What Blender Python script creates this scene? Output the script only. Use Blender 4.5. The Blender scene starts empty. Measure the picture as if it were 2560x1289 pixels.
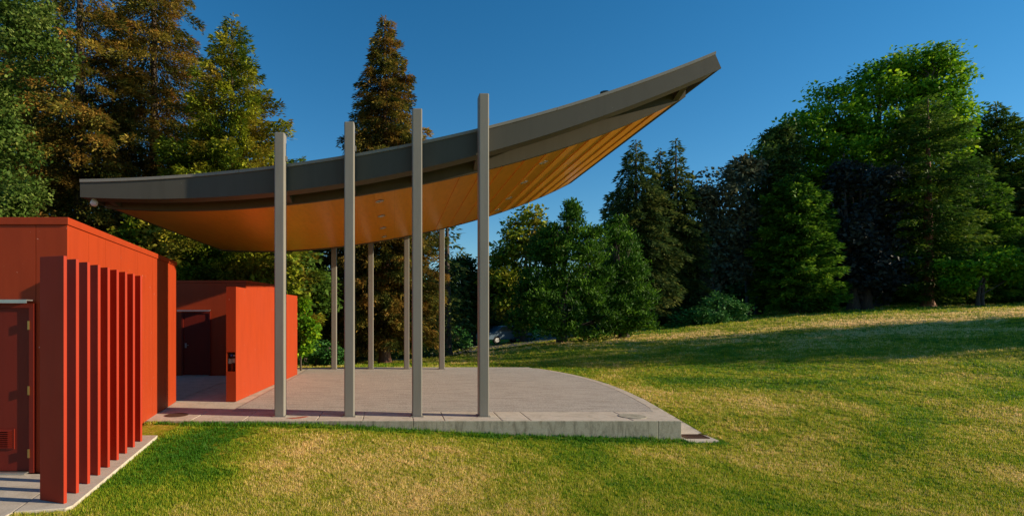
import bpy, bmesh, math, random
import numpy as np
from mathutils import Vector, Matrix
S = bpy.context.scene
col = S.collection
R = math.radians
rng = np.random.default_rng(7)
random.seed(7)

# ------------------------------------------------------------------ camera, sky, sun, exposure
CAMZ, F = 2.0, 1400.0            # camera height above the stage floor, focal length in photo pixels
VX, VY = 987.0, 789.0            # principal point in the photo (2560 x 1289)
cd = bpy.data.cameras.new('camera'); cam = bpy.data.objects.new('camera', cd); col.objects.link(cam)
cam.location = (0, 0, CAMZ); cam.rotation_euler = (R(90), 0, 0)
cd.sensor_width = 36; cd.lens = 36 * F / 2560
cd.shift_x = (1280 - VX) / 2560; cd.shift_y = (VY - 644.5) / 2560
cd.clip_start = 0.1; cd.clip_end = 2000
S.camera = cam

SUN_EL, SUN_AZ = 17.0, 8.5       # elevation; degrees behind the picture plane, seen from +x
sd = Vector((math.cos(R(SUN_EL)) * math.cos(R(SUN_AZ)), -math.cos(R(SUN_EL)) * math.sin(R(SUN_AZ)), math.sin(R(SUN_EL))))
w = bpy.data.worlds.new('World'); S.world = w; w.use_nodes = True
nt = w.node_tree; bg = nt.nodes['Background']
sky = nt.nodes.new('ShaderNodeTexSky'); sky.sky_type = 'NISHITA'; sky.sun_disc = False
sky.sun_elevation = R(SUN_EL); sky.sun_rotation = math.atan2(sd.x, sd.y)
sky.altitude = 100; sky.air_density = 1.0; sky.dust_density = 0.0; sky.ozone_density = 4.0
hs = nt.nodes.new('ShaderNodeHueSaturation'); hs.inputs['Saturation'].default_value = 1.24; hs.inputs['Value'].default_value = 1.06; hs.inputs['Hue'].default_value = 0.494
nt.links.new(sky.outputs[0], hs.inputs['Color']); nt.links.new(hs.outputs[0], bg.inputs[0])
bg.inputs[1].default_value = 0.088
sl = bpy.data.lights.new('sun', 'SUN'); sl.energy = 5.0; sl.angle = R(0.5); sl.color = (1.0, 0.83, 0.60)
so = bpy.data.objects.new('sun', sl); col.objects.link(so); so.rotation_euler = sd.to_track_quat('Z', 'Y').to_euler()
so.location = (30, -10, 30)
S.view_settings.view_transform = 'Standard'; S.view_settings.look = 'None'
S.view_settings.exposure = 0.58; S.view_settings.gamma = 1.0; S.view_settings.use_curve_mapping = False
S.cycles.max_bounces = 6; S.cycles.transparent_max_bounces = 8

# ------------------------------------------------------------------ helpers
def px(x, Y): return (x - VX) / F * Y
def pz(y, Y): return CAMZ + (VY - y) / F * Y

def tag(o, label=None, cat=None, group=None, kind=None):
    if label: o['label'] = label
    if cat: o['category'] = cat
    if group: o['group'] = group
    if kind: o['kind'] = kind
    return o
def empty(name, loc, label, cat, group=None, rz=0):
    o = bpy.data.objects.new(name, None); col.objects.link(o); o.location = loc; o.rotation_euler = (0, 0, rz)
    o.empty_display_size = 0.2
    return tag(o, label, cat, group)
def link(name, me, mat, parent=None):
    me.materials.append(mat)
    o = bpy.data.objects.new(name, me); col.objects.link(o)
    if parent is not None:
        o.parent = parent
        if parent.type == 'MESH' or True:
            # meshes are modelled in world space: undo the parents' transform
            m = Matrix.Identity(4); p = parent; chain = []
            while p: chain.append(p); p = p.parent
            for q in reversed(chain): m = m @ q.matrix_parent_inverse @ q.matrix_basis
            o.matrix_parent_inverse = m.inverted()
    return o

class MB:
    """collects boxes, prisms and tubes into one mesh"""
    def __init__(s): s.v = []; s.f = []; s.smooth = []
    def add(s, vs, fs, smooth=False):
        n = len(s.v); s.v += [tuple(map(float, p)) for p in vs]; s.f += [tuple(i + n for i in f) for f in fs]
        s.smooth += [smooth] * len(fs); return s
    def box(s, x0, x1, y0, y1, z0, z1):
        vs = [(x0,y0,z0),(x1,y0,z0),(x1,y1,z0),(x0,y1,z0),(x0,y0,z1),(x1,y0,z1),(x1,y1,z1),(x0,y1,z1)]
        return s.add(vs, [(0,3,2,1),(4,5,6,7),(0,1,5,4),(1,2,6,5),(2,3,7,6),(3,0,4,7)])
    def obox(s, p, q, t, z0, z1, side=1):
        """box standing on segment p-q (plan), thickness t to one side"""
        d = Vector((q[0]-p[0], q[1]-p[1])).normalized(); n = Vector((-d.y, d.x)) * t * side
        a, b, c, e = (p[0],p[1]), (q[0],q[1]), (q[0]+n.x,q[1]+n.y), (p[0]+n.x,p[1]+n.y)
        vs = [(*k, z0) for k in (a,b,c,e)] + [(*k, z1) for k in (a,b,c,e)]
        fs = [(0,3,2,1),(4,5,6,7),(0,1,5,4),(1,2,6,5),(2,3,7,6),(3,0,4,7)]
        if side < 0: fs = [f[::-1] for f in fs]
        return s.add(vs, fs)
    def prism(s, poly, z0, z1):
        n = len(poly)
        a = sum(poly[i][0]*poly[(i+1)%n][1]-poly[(i+1)%n][0]*poly[i][1] for i in range(n))
        if a < 0: poly = poly[::-1]
        z0s = z0 if isinstance(z0, (list, tuple)) else [z0]*n
        z1s = z1 if isinstance(z1, (list, tuple)) else [z1]*n
        vs = [(*p, z0s[i]) for i, p in enumerate(poly)] + [(*p, z1s[i]) for i, p in enumerate(poly)]
        fs = [tuple(range(n))[::-1], tuple(range(n, 2*n))] + [(i, (i+1)%n, n+(i+1)%n, n+i) for i in range(n)]
        return s.add(vs, fs)
    def cyl(s, c, r, z0, z1, n=24, r1=None):
        r1 = r if r1 is None else r1
        vs = [(c[0]+r*math.cos(2*math.pi*i/n), c[1]+r*math.sin(2*math.pi*i/n), z0) for i in range(n)]
        vs += [(c[0]+r1*math.cos(2*math.pi*i/n), c[1]+r1*math.sin(2*math.pi*i/n), z1) for i in range(n)]
        return s.add(vs, [tuple(range(n))[::-1], tuple(range(n,2*n))] + [(i,(i+1)%n,n+(i+1)%n,n+i) for i in range(n)])
    def tube(s, pts, rad, n=8):
        base = len(s.v); P = [Vector(p) for p in pts]
        for i, p in enumerate(P):
            t = (P[min(i+1,len(P)-1)] - P[max(i-1,0)]).normalized()
            a = t.orthogonal().normalized() if abs(t.z) < .9 else Vector((1,0,0)); a = (a - t*a.dot(t)).normalized(); b = t.cross(a)
            for k in range(n):
                an = 2*math.pi*k/n; q = p + (a*math.cos(an)+b*math.sin(an))*rad[i]; s.v.append(tuple(q))
        for i in range(len(P)-1):
            for k in range(n):
                s.f.append((base+i*n+k, base+i*n+(k+1)%n, base+(i+1)*n+(k+1)%n, base+(i+1)*n+k)); s.smooth.append(True)
        s.f.append(tuple(base+(len(P)-1)*n+k for k in range(n))); s.smooth.append(True)
        return s
    def build(s, name, mat, parent=None, bevel=0):
        me = bpy.data.meshes.new(name); me.from_pydata(s.v, [], s.f)
        me.polygons.foreach_set('use_smooth', s.smooth); me.update()
        if bevel:
            bm = bmesh.new(); bm.from_mesh(me)
            es = [e for e in bm.edges if e.is_manifold and e.calc_face_angle(0) > .5]
            bmesh.ops.bevel(bm, geom=es, offset=bevel, segments=2, profile=.5, affect='EDGES', clamp_overlap=True)
            bm.to_mesh(me); bm.free()
        return link(name, me, mat, parent)

def quads_mesh(name, V, mat, parent=None, tone=None, k=4, col_attr=None):
    """V: (n,k,3) array of separate faces; tone: per-face value"""
    n = V.shape[0]; me = bpy.data.meshes.new(name)
    me.vertices.add(n*k); me.vertices.foreach_set('co', V.reshape(-1).astype(np.float32))
    me.loops.add(n*k); me.loops.foreach_set('vertex_index', np.arange(n*k, dtype=np.int32))
    me.polygons.add(n); me.polygons.foreach_set('loop_start', np.arange(0, n*k, k, dtype=np.int32))
    me.update(calc_edges=True)
    if tone is not None:
        a = me.attributes.new('tone', 'FLOAT', 'POINT'); a.data.foreach_set('value', np.repeat(tone, k).astype(np.float32))
    return link(name, me, mat, parent)

# ------------------------------------------------------------------ materials
def newmat(name):
    m = bpy.data.materials.new(name); m.use_nodes = True
    return m, m.node_tree, m.node_tree.nodes['Principled BSDF']
def N(t, typ, **kw):
    n = t.nodes.new(typ)
    for k, v in kw.items(): setattr(n, k, v)
    return n
def ramp(t, src, stops, interp='LINEAR'):
    r = N(t, 'ShaderNodeValToRGB'); r.color_ramp.interpolation = interp
    while len(r.color_ramp.elements) < len(stops): r.color_ramp.elements.new(0.5)
    for e, (p, c) in zip(r.color_ramp.elements, stops): e.position = p; e.color = (*c, 1) if len(c) == 3 else c
    t.links.new(src, r.inputs[0]); return r
def noise(t, scale, detail=4, rough=.55, coord='pos', stretch=None, dist=0):
    n = N(t, 'ShaderNodeTexNoise'); n.inputs['Scale'].default_value = scale; n.inputs['Detail'].default_value = detail
    n.inputs['Roughness'].default_value = rough; n.inputs['Distortion'].default_value = dist
    g = N(t, 'ShaderNodeNewGeometry')
    if stretch:
        mp = N(t, 'ShaderNodeMapping'); mp.inputs['Scale'].default_value = stretch
        t.links.new(g.outputs['Position'], mp.inputs[0]); t.links.new(mp.outputs[0], n.inputs['Vector'])
    else: t.links.new(g.outputs['Position'], n.inputs['Vector'])
    return n
def mix(t, a, b, fac, mode='MIX'):
    m = N(t, 'ShaderNodeMix', data_type='RGBA', blend_type=mode)
    for s, v in ((0, fac), (6, a), (7, b)):
        if isinstance(v, bpy.types.NodeSocket): t.links.new(v, m.inputs[s])
        else: m.inputs[s].default_value = v if s == 0 else (*v, 1)
    return m.outputs[2]
def bump(t, b, src, strength, dist=.01):
    n = N(t, 'ShaderNodeBump'); n.inputs['Strength'].default_value = strength; n.inputs['Distance'].default_value = dist
    t.links.new(src, n.inputs['Height']); t.links.new(n.outputs[0], b.inputs['Normal'])

def paint(name, c, c2, rough, specks=None, metallic=0, bumpy=.15):
    m, t, b = newmat(name)
    n = noise(t, .9, 5, .6); n2 = noise(t, 7, 4, .6, stretch=(1,1,.15))
    base = mix(t, c, c2, n.outputs[0])
    st = ramp(t, n2.outputs[0], [(.45,(1,1,1)),(.8,(.86,.85,.84))]).outputs[0]
    base = mix(t, base, st, 1.0, 'MULTIPLY')
    if specks:
        v = noise(t, 26, 2, .5); f = ramp(t, v.outputs[0], [(.765,(0,0,0)),(.775,(1,1,1))]).outputs[0]
        base = mix(t, base, specks, f)
    t.links.new(base, b.inputs['Base Color'])
    rr = N(t, 'ShaderNodeMapRange'); rr.inputs[3].default_value = rough*.8; rr.inputs[4].default_value = rough*1.25
    t.links.new(n.outputs[0], rr.inputs[0]); t.links.new(rr.outputs[0], b.inputs['Roughness'])
    b.inputs['Metallic'].default_value = metallic
    if metallic == 0: b.inputs['Specular IOR Level'].default_value = .25
    n3 = noise(t, 2.2, 3, .5); bump(t, b, n3.outputs[0], bumpy, .01)
    return m
M_red = paint('red_paint', (.36,.043,.0075), (.31,.035,.0065), .55, specks=(.75,.45,.35))
M_redfin = paint('red_fin_paint', (.38,.026,.004), (.33,.022,.003), .6)
M_door = paint('dark_red_door_paint', (.17,.015,.006), (.14,.012,.005), .5)
M_steel = paint('olive_grey_steel_paint', (.24,.228,.195), (.22,.208,.178), .42, specks=None)
M_fascia = paint('grey_fascia_paint', (.085,.081,.064), (.075,.071,.056), .6, specks=(.3,.3,.28))
M_beam = paint('grey_beam_paint', (.10,.088,.062), (.088,.077,.055), .6)
M_dark = paint('dark_underdeck', (.03,.028,.026), (.02,.02,.02), .8)
M_metal = paint('brushed_metal', (.55,.55,.53), (.45,.45,.44), .35, metallic=.8, bumpy=.05)
M_brass = paint('hinge_brass', (.5,.33,.12), (.4,.27,.1), .35, metallic=.9, bumpy=.05)
M_white = paint('white_plastic', (.7,.7,.68), (.6,.6,.6), .3)
M_blue = paint('blue_plastic', (.05,.16,.55), (.04,.12,.4), .3)
M_grate = paint('rusty_grate', (.12,.055,.03), (.05,.03,.022), .8)
M_redmark = paint('red_patch_colour', (.48,.10,.045), (.36,.11,.07), .7)
def soffit_mat():
    m, t, b = newmat('yellow_orange_soffit')
    n = noise(t, .5, 4, .6); n2 = noise(t, 5, 5, .65, stretch=(2.5,.4,1))
    base = mix(t, (.80,.335,.026), (.70,.285,.022), n.outputs[0])
    st = ramp(t, n2.outputs[0], [(.4,(1,1,1)),(.75,(.80,.76,.72))]).outputs[0]
    t.links.new(mix(t, base, st, 1.0, 'MULTIPLY'), b.inputs['Base Color'])
    b.inputs['Roughness'].default_value = .3
    bump(t, b, noise(t, 1.6, 3, .5).outputs[0], .25, .02); return m
M_soffit = soffit_mat()
def concrete(name, c, c2, stain=.45, stretch=(1,1,1)):
    m, t, b = newmat(name)
    n = noise(t, 1.3, 7, .65); f = noise(t, 60, 3, .7); s = noise(t, 3.0, 6, .75, stretch=stretch, dist=.6)
    base = mix(t, c, c2, n.outputs[0])
    base = mix(t, base, ramp(t, f.outputs[0], [(.3,(.8,.8,.8)),(.7,(1.1,1.1,1.1))]).outputs[0], 1, 'MULTIPLY')
    k = 1 - stain
    base = mix(t, base, ramp(t, s.outputs[0], [(.46,(1,1,1)),(.62,(k+.2,k+.19,k+.16)),(.78,(k,k*.96,k*.88))]).outputs[0], 1, 'MULTIPLY')
    t.links.new(base, b.inputs['Base Color']); b.inputs['Roughness'].default_value = .88
    bump(t, b, f.outputs[0], .35, .004); return m
M_conc = concrete('weathered_concrete', (.62,.54,.43), (.52,.46,.37), .4)
M_wall = concrete('stained_concrete_wall', (.44,.41,.31), (.35,.325,.245), .6, (2.6,2.6,.7))
def asphalt_mat():
    m, t, b = newmat('stage_asphalt')
    n = noise(t, .7, 6, .6); f = noise(t, 30, 4, .85); l = noise(t, 3.2, 6, .75, stretch=(.35,2.6,1), dist=.5)
    base = mix(t, (.47,.43,.37), (.39,.355,.31), n.outputs[0])
    base = mix(t, base, ramp(t, f.outputs[0], [(.36,(.5,.49,.48)),(.52,(1,1,1)),(.66,(1.45,1.42,1.38))]).outputs[0], 1, 'MULTIPLY')
    base = mix(t, base, ramp(t, l.outputs[0], [(.48,(1,1,1)),(.60,(.72,.71,.70)),(.75,(1.1,1.05,1))]).outputs[0], 1, 'MULTIPLY')
    base = mix(t, base, (.8,.8,.75), ramp(t, noise(t, 9, 1, .5).outputs[0], [(.80,(0,0,0)),(.81,(1,1,1))]).outputs[0])
    t.links.new(base, b.inputs['Base Color']); b.inputs['Roughness'].default_value = .9
    bump(t, b, f.outputs[0], .7, .006); return m
M_asph = asphalt_mat()
M_road = concrete('road_asphalt', (.06,.06,.062), (.045,.045,.048), .3)
def bark(name, c, c2):
    m, t, b = newmat(name); n = noise(t, 5, 6, .7, stretch=(3,3,.5))
    t.links.new(mix(t, c, c2, ramp(t, n.outputs[0], [(.35,(0,0,0)),(.65,(1,1,1))]).outputs[0]), b.inputs['Base Color'])
    b.inputs['Roughness'].default_value = .9; bump(t, b, n.outputs[0], 1, .05); return m
M_bark = bark('grey_brown_bark', (.035,.026,.02), (.10,.075,.055))
M_barkred = bark('red_brown_bark', (.14,.06,.035), (.30,.15,.09))
def foliage(name, dark, mid, lite, extra=None, trans=.28, patch=.35):
    """leaf colours picked by each leaf's own tone, with larger patches of variation"""
    m, t, b = newmat(name)
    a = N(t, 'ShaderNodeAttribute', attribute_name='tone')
    r = ramp(t, a.outputs['Fac'], [(0,dark),(.5,mid),(1,lite)])  # dark and lite stops spread wide: shade and sun highlights put into leaf colour
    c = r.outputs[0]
    if extra:
        f = ramp(t, noise(t, patch, 3, .6).outputs[0], [(.46,(0,0,0)),(.66,(1,1,1))]).outputs[0]
        ex = ramp(t, a.outputs['Fac'], [(0,tuple(v*.5 for v in extra)),(1,extra)]).outputs[0]
        c = mix(t, c, ex, f)
    t.links.new(c, b.inputs['Base Color']); b.inputs['Roughness'].default_value = .6
    b.inputs['Specular IOR Level'].default_value = .12
    tr = N(t, 'ShaderNodeBsdfTranslucent'); t.links.new(c, tr.inputs[0])
    ms = N(t, 'ShaderNodeMixShader'); ms.inputs[0].default_value = trans
    t.links.new(b.outputs[0], ms.inputs[1]); t.links.new(tr.outputs[0], ms.inputs[2])
    t.links.new(ms.outputs[0], t.nodes['Material Output'].inputs[0]); return m
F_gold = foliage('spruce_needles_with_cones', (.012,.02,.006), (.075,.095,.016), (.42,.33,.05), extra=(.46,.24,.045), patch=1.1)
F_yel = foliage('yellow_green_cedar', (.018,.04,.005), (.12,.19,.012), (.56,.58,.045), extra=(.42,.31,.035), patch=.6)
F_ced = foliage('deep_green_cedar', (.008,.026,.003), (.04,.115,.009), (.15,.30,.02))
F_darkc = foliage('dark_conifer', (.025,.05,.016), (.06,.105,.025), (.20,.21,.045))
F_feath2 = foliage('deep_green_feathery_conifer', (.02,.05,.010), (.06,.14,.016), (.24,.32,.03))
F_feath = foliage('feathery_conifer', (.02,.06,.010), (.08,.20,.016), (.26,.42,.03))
F_maple = foliage('bright_maple', (.03,.10,.005), (.11,.27,.012), (.42,.60,.02), trans=.4)
F_purple = foliage('dark_purple_beech', (.016,.022,.020), (.032,.042,.038), (.065,.08,.075), trans=.12)
F_grey = foliage('grey_green_leaves', (.03,.05,.035), (.08,.115,.08), (.22,.26,.16), extra=(.22,.17,.05), patch=.12, trans=.3)
F_leaf = foliage('fresh_green_leaves', (.042,.098,.014), (.084,.168,.021), (.168,.266,.042), trans=.4)
F_leafg = foliage('grey_green_small_leaves', (.02,.045,.008), (.07,.13,.018), (.26,.32,.07), trans=.3)
F_dkleaf = foliage('dark_leaves', (.02,.05,.012), (.05,.10,.018), (.12,.18,.03), trans=.3)
F_rhod = foliage('rhododendron_leaves', (.025,.09,.02), (.05,.16,.03), (.10,.26,.05), trans=.15)
F_wood = foliage('far_wood_leaves', (.019,.039,.013), (.046,.072,.016), (.117,.143,.026), trans=.35)

# lawn colours are shared by the soil-and-thatch sheet and the blades
def lawn_cols(t, blades):
    big = noise(t, .22, 5, .62, dist=.8); med = noise(t, 1.1, 5, .7); fine = noise(t, 14, 3, .7)
    s = N(t, 'ShaderNodeMath', operation='ADD'); t.links.new(big.outputs[0], s.inputs[0])
    mm = N(t, 'ShaderNodeMath', operation='MULTIPLY'); mm.inputs[1].default_value = .55
    t.links.new(med.outputs[0], mm.inputs[0]); t.links.new(mm.outputs[0], s.inputs[1])
    src = s.outputs[0]
    if blades:
        a = N(t, 'ShaderNodeAttribute', attribute_name='tone')
        q = N(t, 'ShaderNodeMath', operation='MULTIPLY_ADD'); q.inputs[1].default_value = .46; t.links.new(a.outputs['Fac'], q.inputs[0]); 
        t.links.new(src, q.inputs[2]); src = q.outputs[0]
        stops = [(.15,(.045,.17,.004)),(.38,(.16,.30,.008)),(.56,(.35,.40,.014)),(.72,(.54,.46,.05)),(.95,(.88,.64,.30))]
    else:
        q = N(t, 'ShaderNodeMath', operation='MULTIPLY_ADD'); q.inputs[1].default_value = .46; t.links.new(fine.outputs[0], q.inputs[0])
        t.links.new(src, q.inputs[2]); src = q.outputs[0]
        stops = [(.12,(.04,.11,.004)),(.32,(.12,.18,.006)),(.50,(.26,.26,.012)),(.66,(.38,.30,.04)),(.95,(.56,.40,.17))]
    mr = N(t, 'ShaderNodeMapRange'); mr.inputs[1].default_value = .68; mr.inputs[2].default_value = 1.36
    t.links.new(src, mr.inputs[0])
    return ramp(t, mr.outputs[0], stops).outputs[0], fine
def ground_mat():
    m, t, b = newmat('lawn_turf'); c, f = lawn_cols(t, False)
    t.links.new(c, b.inputs['Base Color']); b.inputs['Roughness'].default_value = .95; b.inputs['Specular IOR Level'].default_value = .1
    bump(t, b, f.outputs[0], .8, .03); return m
def blade_mat():
    m, t, b = newmat('grass_blades'); c, f = lawn_cols(t, True)
    t.links.new(c, b.inputs['Base Color']); b.inputs['Roughness'].default_value = .6; b.inputs['Specular IOR Level'].default_value = .25
    tr = N(t, 'ShaderNodeBsdfTranslucent'); t.links.new(c, tr.inputs[0])
    ms = N(t, 'ShaderNodeMixShader'); ms.inputs[0].default_value = .35
    t.links.new(b.outputs[0], ms.inputs[1]); t.links.new(tr.outputs[0], ms.inputs[2])
    t.links.new(ms.outputs[0], t.nodes['Material Output'].inputs[0]); return m
M_ground = ground_mat(); M_blade = blade_mat()

# ------------------------------------------------------------------ terrain
CP = np.array([
 (-9,0,-.15),(-3.4,5.7,-.045),(-3.6,7.5,-.05),(-3.9,9.4,-.05),(-4.7,10.7,-.03),(-3,10.7,-.045),(-1.3,10.7,-.07),(-.2,10.7,-.13),(.9,10.7,-.20),(2.4,10.7,-.27),(4,10.7,-.31),
 (5.5,10.8,-.35),(6.1,10.75,-.35),(6.2,11.8,-.26),(6.2,12.7,-.13),(6.15,13.6,-.03),(6.9,15.4,-.03),(6.8,17.5,-.01),(6.4,19.3,-.02),(5.5,21.6,-.03),(2,21.8,-.04),(-3,21.8,-.05),
 (0,0,-.45),(6,0,-.5),(0,5,-.34),(4,6,-.42),(8,7,-.38),(12,0,-.4),(12,8,-.25),(10,12,-.10),(12,16,.15),(9,20,.10),(20,5,-.2),(20,12,.2),
 (16,20,.48),(21,18.5,.85),(22,28,1.25),(14,28,.55),(9,27,.20),(30,30,1.9),(40,20,1.9),(40,36,2.5),(52,46,3.0),(34,47,2.25),(26,46,1.6),(17,36,.85),(12,34,.52),(7.2,32,.22),
 (3.3,29,-.25),(0,30,-.50),(3.4,37,-.68),(8.6,44,-.3),(14,52,.2),(-6,26,-.35),(-8,36,-.8),(-15,20,-.1),(-14,8,-.05),(-25,10,-.2),(-25,30,-.5),(-30,60,-1.5),(0,70,-1.2),(30,75,2.2),(70,70,4.5),
 (-80,0,-1),(-80,120,-2),(0,140,-1),(90,140,4.5),(140,0,4),(140,90,6),(0,-40,-.8),(80,-40,0),(-60,-40,-.5)], float)
def _U(r2): return np.where(r2 > 1e-9, r2*np.log(r2+1e-12), 0)
_n = len(CP); _K = _U(((CP[:,None,:2]-CP[None,:,:2])**2).sum(-1)) + np.eye(_n)*.4
_P = np.hstack([np.ones((_n,1)), CP[:,:2]]); _A = np.block([[_K,_P],[_P.T,np.zeros((3,3))]])
_w = np.linalg.solve(_A, np.concatenate([CP[:,2], np.zeros(3)]))
def gz(x, y):
    x = np.asarray(x, float); y = np.asarray(y, float); sh = x.shape
    xr = np.clip(x.ravel(), -80, 140); yr = np.clip(y.ravel(), -40, 140); out = _w[_n] + _w[_n+1]*xr + _w[_n+2]*yr
    for i in range(_n): out = out + _w[i]*_U((xr-CP[i,0])**2 + (yr-CP[i,1])**2)
    return out.reshape(sh)
def g1(x, y): return float(gz(np.array([x]), np.array([y]))[0])

# stage outline (plan)
arc = [(5.46,10.78),(5.70,12.1),(5.98,13.5),(6.19,15.3),(6.20,17.3),(6.03,19.2),(5.54,21.1),(5.2,21.75)]
def smooth_arc(pts, n):
    ys = np.array([p[1] for p in pts]); xs = np.array([p[0] for p in pts]); c = np.polyfit(ys, xs, 3)
    yy = np.linspace(ys[0], ys[-1], n); return [(float(np.polyval(c, y)), float(y)) for y in yy]
ARC = smooth_arc(arc, 26)
STAGE = [(-5.2,10.72),(5.44,10.72)] + ARC + [(-5.2,21.75)]
def inside(poly, x, y):
    c = np.zeros(x.shape, bool); n = len(poly)
    for i in range(n):
        (x0,y0),(x1,y1) = poly[i], poly[(i+1)%n]
        if y0 == y1: continue
        k = ((y0 > y) != (y1 > y)) & (x < (x1-x0)*(y-y0)/(y1-y0)+x0); c ^= k
    return c
FINSLAB = [(-3.405,5.93),(-3.98,9.40),(-4.6,9.40),(-4.3,7.2),(-14,7.2),(-14,4.2),(-3.87,4.2),(-3.9,5.73),(-3.43,5.84)]
PLAZA = [(-14,10.72),(-5.2,10.72),(-5.2,24),(-14,24)]
BUILD1 = [(-4.2,7.18),(-5.11,13.08),(-14,13.08),(-14,7.18)]
PATH = [(5.48,10.44),(6.08,10.50),(6.10,11.02),(6.11,11.8),(6.04,12.7),(6.01,13.6),(5.8,13.4),(5.5,12.0)]
def covered(x, y): return inside(STAGE,x,y) | inside(FINSLAB,x,y) | inside(PLAZA,x,y) | inside(BUILD1,x,y) | inside(PATH,x,y)

def axis(segs):
    out = []
    for a, b, d in segs: out += list(np.arange(a, b, d))
    out.append(segs[-1][1]); return np.array(out)
ax = axis([(-700,-100,60),(-100,-20,8),(-20,-7,1),(-7,16,.2),(16,60,1.2),(60,150,9),(150,900,75)])
ay = axis([(-60,2,4),(2,24,.2),(24,60,1),(60,150,6),(150,1400,90)])
GX, GY = np.meshgrid(ax, ay); GZ = gz(GX, GY)
near = (GX>-7)&(GX<60)&(GY>2)&(GY<60)
bumps = .035*np.sin(GX*.9+.6*np.sin(GY*.7))*np.sin(GY*.8+1.3*np.sin(GX*.35)) + .02*np.sin(GX*2.3+GY)*np.sin(GY*1.9)
edge = np.clip((GY-24)/6,0,1) + np.clip((GX-8)/4,0,1); GZ += bumps*np.clip(edge,0,1)*np.where(near,1,.3)
def lawn_z(x, y):
    z = gz(x, y)
    b = .035*np.sin(x*.9+.6*np.sin(y*.7))*np.sin(y*.8+1.3*np.sin(x*.35)) + .02*np.sin(x*2.3+y)*np.sin(y*1.9)
    return z + b*np.clip(np.clip((y-24)/6,0,1) + np.clip((x-8)/4,0,1),0,1)
cov = covered(GX, GY)
inner = cov.copy(); inner[1:-1,1:-1] = cov[1:-1,1:-1] & cov[:-2,1:-1] & cov[2:,1:-1] & cov[1:-1,:-2] & cov[1:-1,2:]
GZ = np.where(inner, np.minimum(GZ, -.6), GZ)
ny, nx = GX.shape
V = np.stack([GX, GY, GZ], -1).reshape(-1,3)
ii = (np.arange(ny-1)[:,None]*nx + np.arange(nx-1)[None,:]).ravel()
Fq = np.stack([ii, ii+1, ii+nx+1, ii+nx], 1)
me = bpy.data.meshes.new('lawn'); me.vertices.add(len(V)); me.vertices.foreach_set('co', V.ravel().astype(np.float32))
me.loops.add(Fq.size); me.loops.foreach_set('vertex_index', Fq.ravel().astype(np.int32))
me.polygons.add(len(Fq)); me.polygons.foreach_set('loop_start', np.arange(0, Fq.size, 4, dtype=np.int32)); me.update(calc_edges=True)
me.polygons.foreach_set('use_smooth', np.ones(len(Fq), bool))
tag(link('ground', me, M_ground), 'sunlit park lawn of patchy green and straw coloured turf rising to the right', None, kind='structure')

# road behind the trees
RD = [(-26,31),(-14,33),(-4,34.5),(3.2,37.2),(9,42.5),(16,51),(26,64),(40,80)]
def ribbon(pts, half, lift, sub=10):
    P = []; 
    for i in range(len(pts)-1):
        for k in range(sub):
            t = k/sub; p0 = Vector(pts[max(i-1,0)]); p1 = Vector(pts[i]); p2 = Vector(pts[i+1]); p3 = Vector(pts[min(i+2,len(pts)-1)])
            P.append(.5*((2*p1)+(p2-p0)*t+(2*p0-5*p1+4*p2-p3)*t*t+(3*p1-p0-3*p2+p3)*t**3))
    vs = []; fs = []
    m = 6
    for i, p in enumerate(P):
        d = (P[min(i+1,len(P)-1)]-P[max(i-1,0)]).normalized(); n = Vector((-d.y, d.x))
        for k in range(m+1):
            q = p + n*(half[0] + (half[1]-half[0])*k/m); vs.append((q.x, q.y, float(lawn_z(np.array([q.x]),np.array([q.y]))[0]) + lift))
    for i in range(len(P)-1):
        for k in range(m): fs.append((i*(m+1)+k, i*(m+1)+k+1, (i+1)*(m+1)+k+1, (i+1)*(m+1)+k))
    fs = [f[::-1] for f in fs]
    return MB().add(vs, fs, True)
tag(ribbon(RD, (-2.4,2.4), .05).build('road', M_road), 'dark asphalt park road curving behind the spruce', None, kind='structure')
tag(ribbon(RD, (2.4,2.62), .16).build('kerb', M_conc), 'pale concrete kerb along the far side of the road', None, kind='structure')

# pavements by the buildings
m = MB(); m.prism([(-3.405,5.93),(-3.98,9.40),(-4.52,9.40),(-3.90,5.73),(-3.43,5.84)], -.25, 0.0); m.prism([(-3.912,5.73),(-4.53,9.36),(-4.6,9.36),(-4.28,7.12),(-14,7.12),(-14,4.2),(-3.87,4.2)], -.25, -.005)
tag(m.build('pavement', M_conc, bevel=.008), 'pale concrete paving under the red fins and in front of the door', None, kind='structure')
# low concrete walk at the stage corner, ramping up the curve
WO = [(6.08,10.50,-.335),(6.10,11.02,-.335),(6.11,11.8,-.25),(6.04,12.7,-.11),(6.01,13.6,.002)]
WI = [(5.48,10.44,-.335),(5.52,11.02,-.335),(5.60,11.8,-.25),(5.76,12.7,-.11),(5.90,13.6,.002)]
m = MB(); vs = []
for (a,b,c),(d,e,f) in zip(WO, WI): vs += [(a,b,c),(d,e,f),(a,b,c-.3),(d,e,f-.3)]
fs = [(0,1,3,2)]
for i in range(len(WO)-1):
    k = i*4; fs += [(k,k+4,k+5,k+1),(k,k+2,k+6,k+4),(k+1,k+5,k+7,k+3)]
m.add(vs, fs)
tag(m.build('path', M_conc), 'narrow concrete walk beside the stage corner, holding the drain grate', None, kind='structure')

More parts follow.
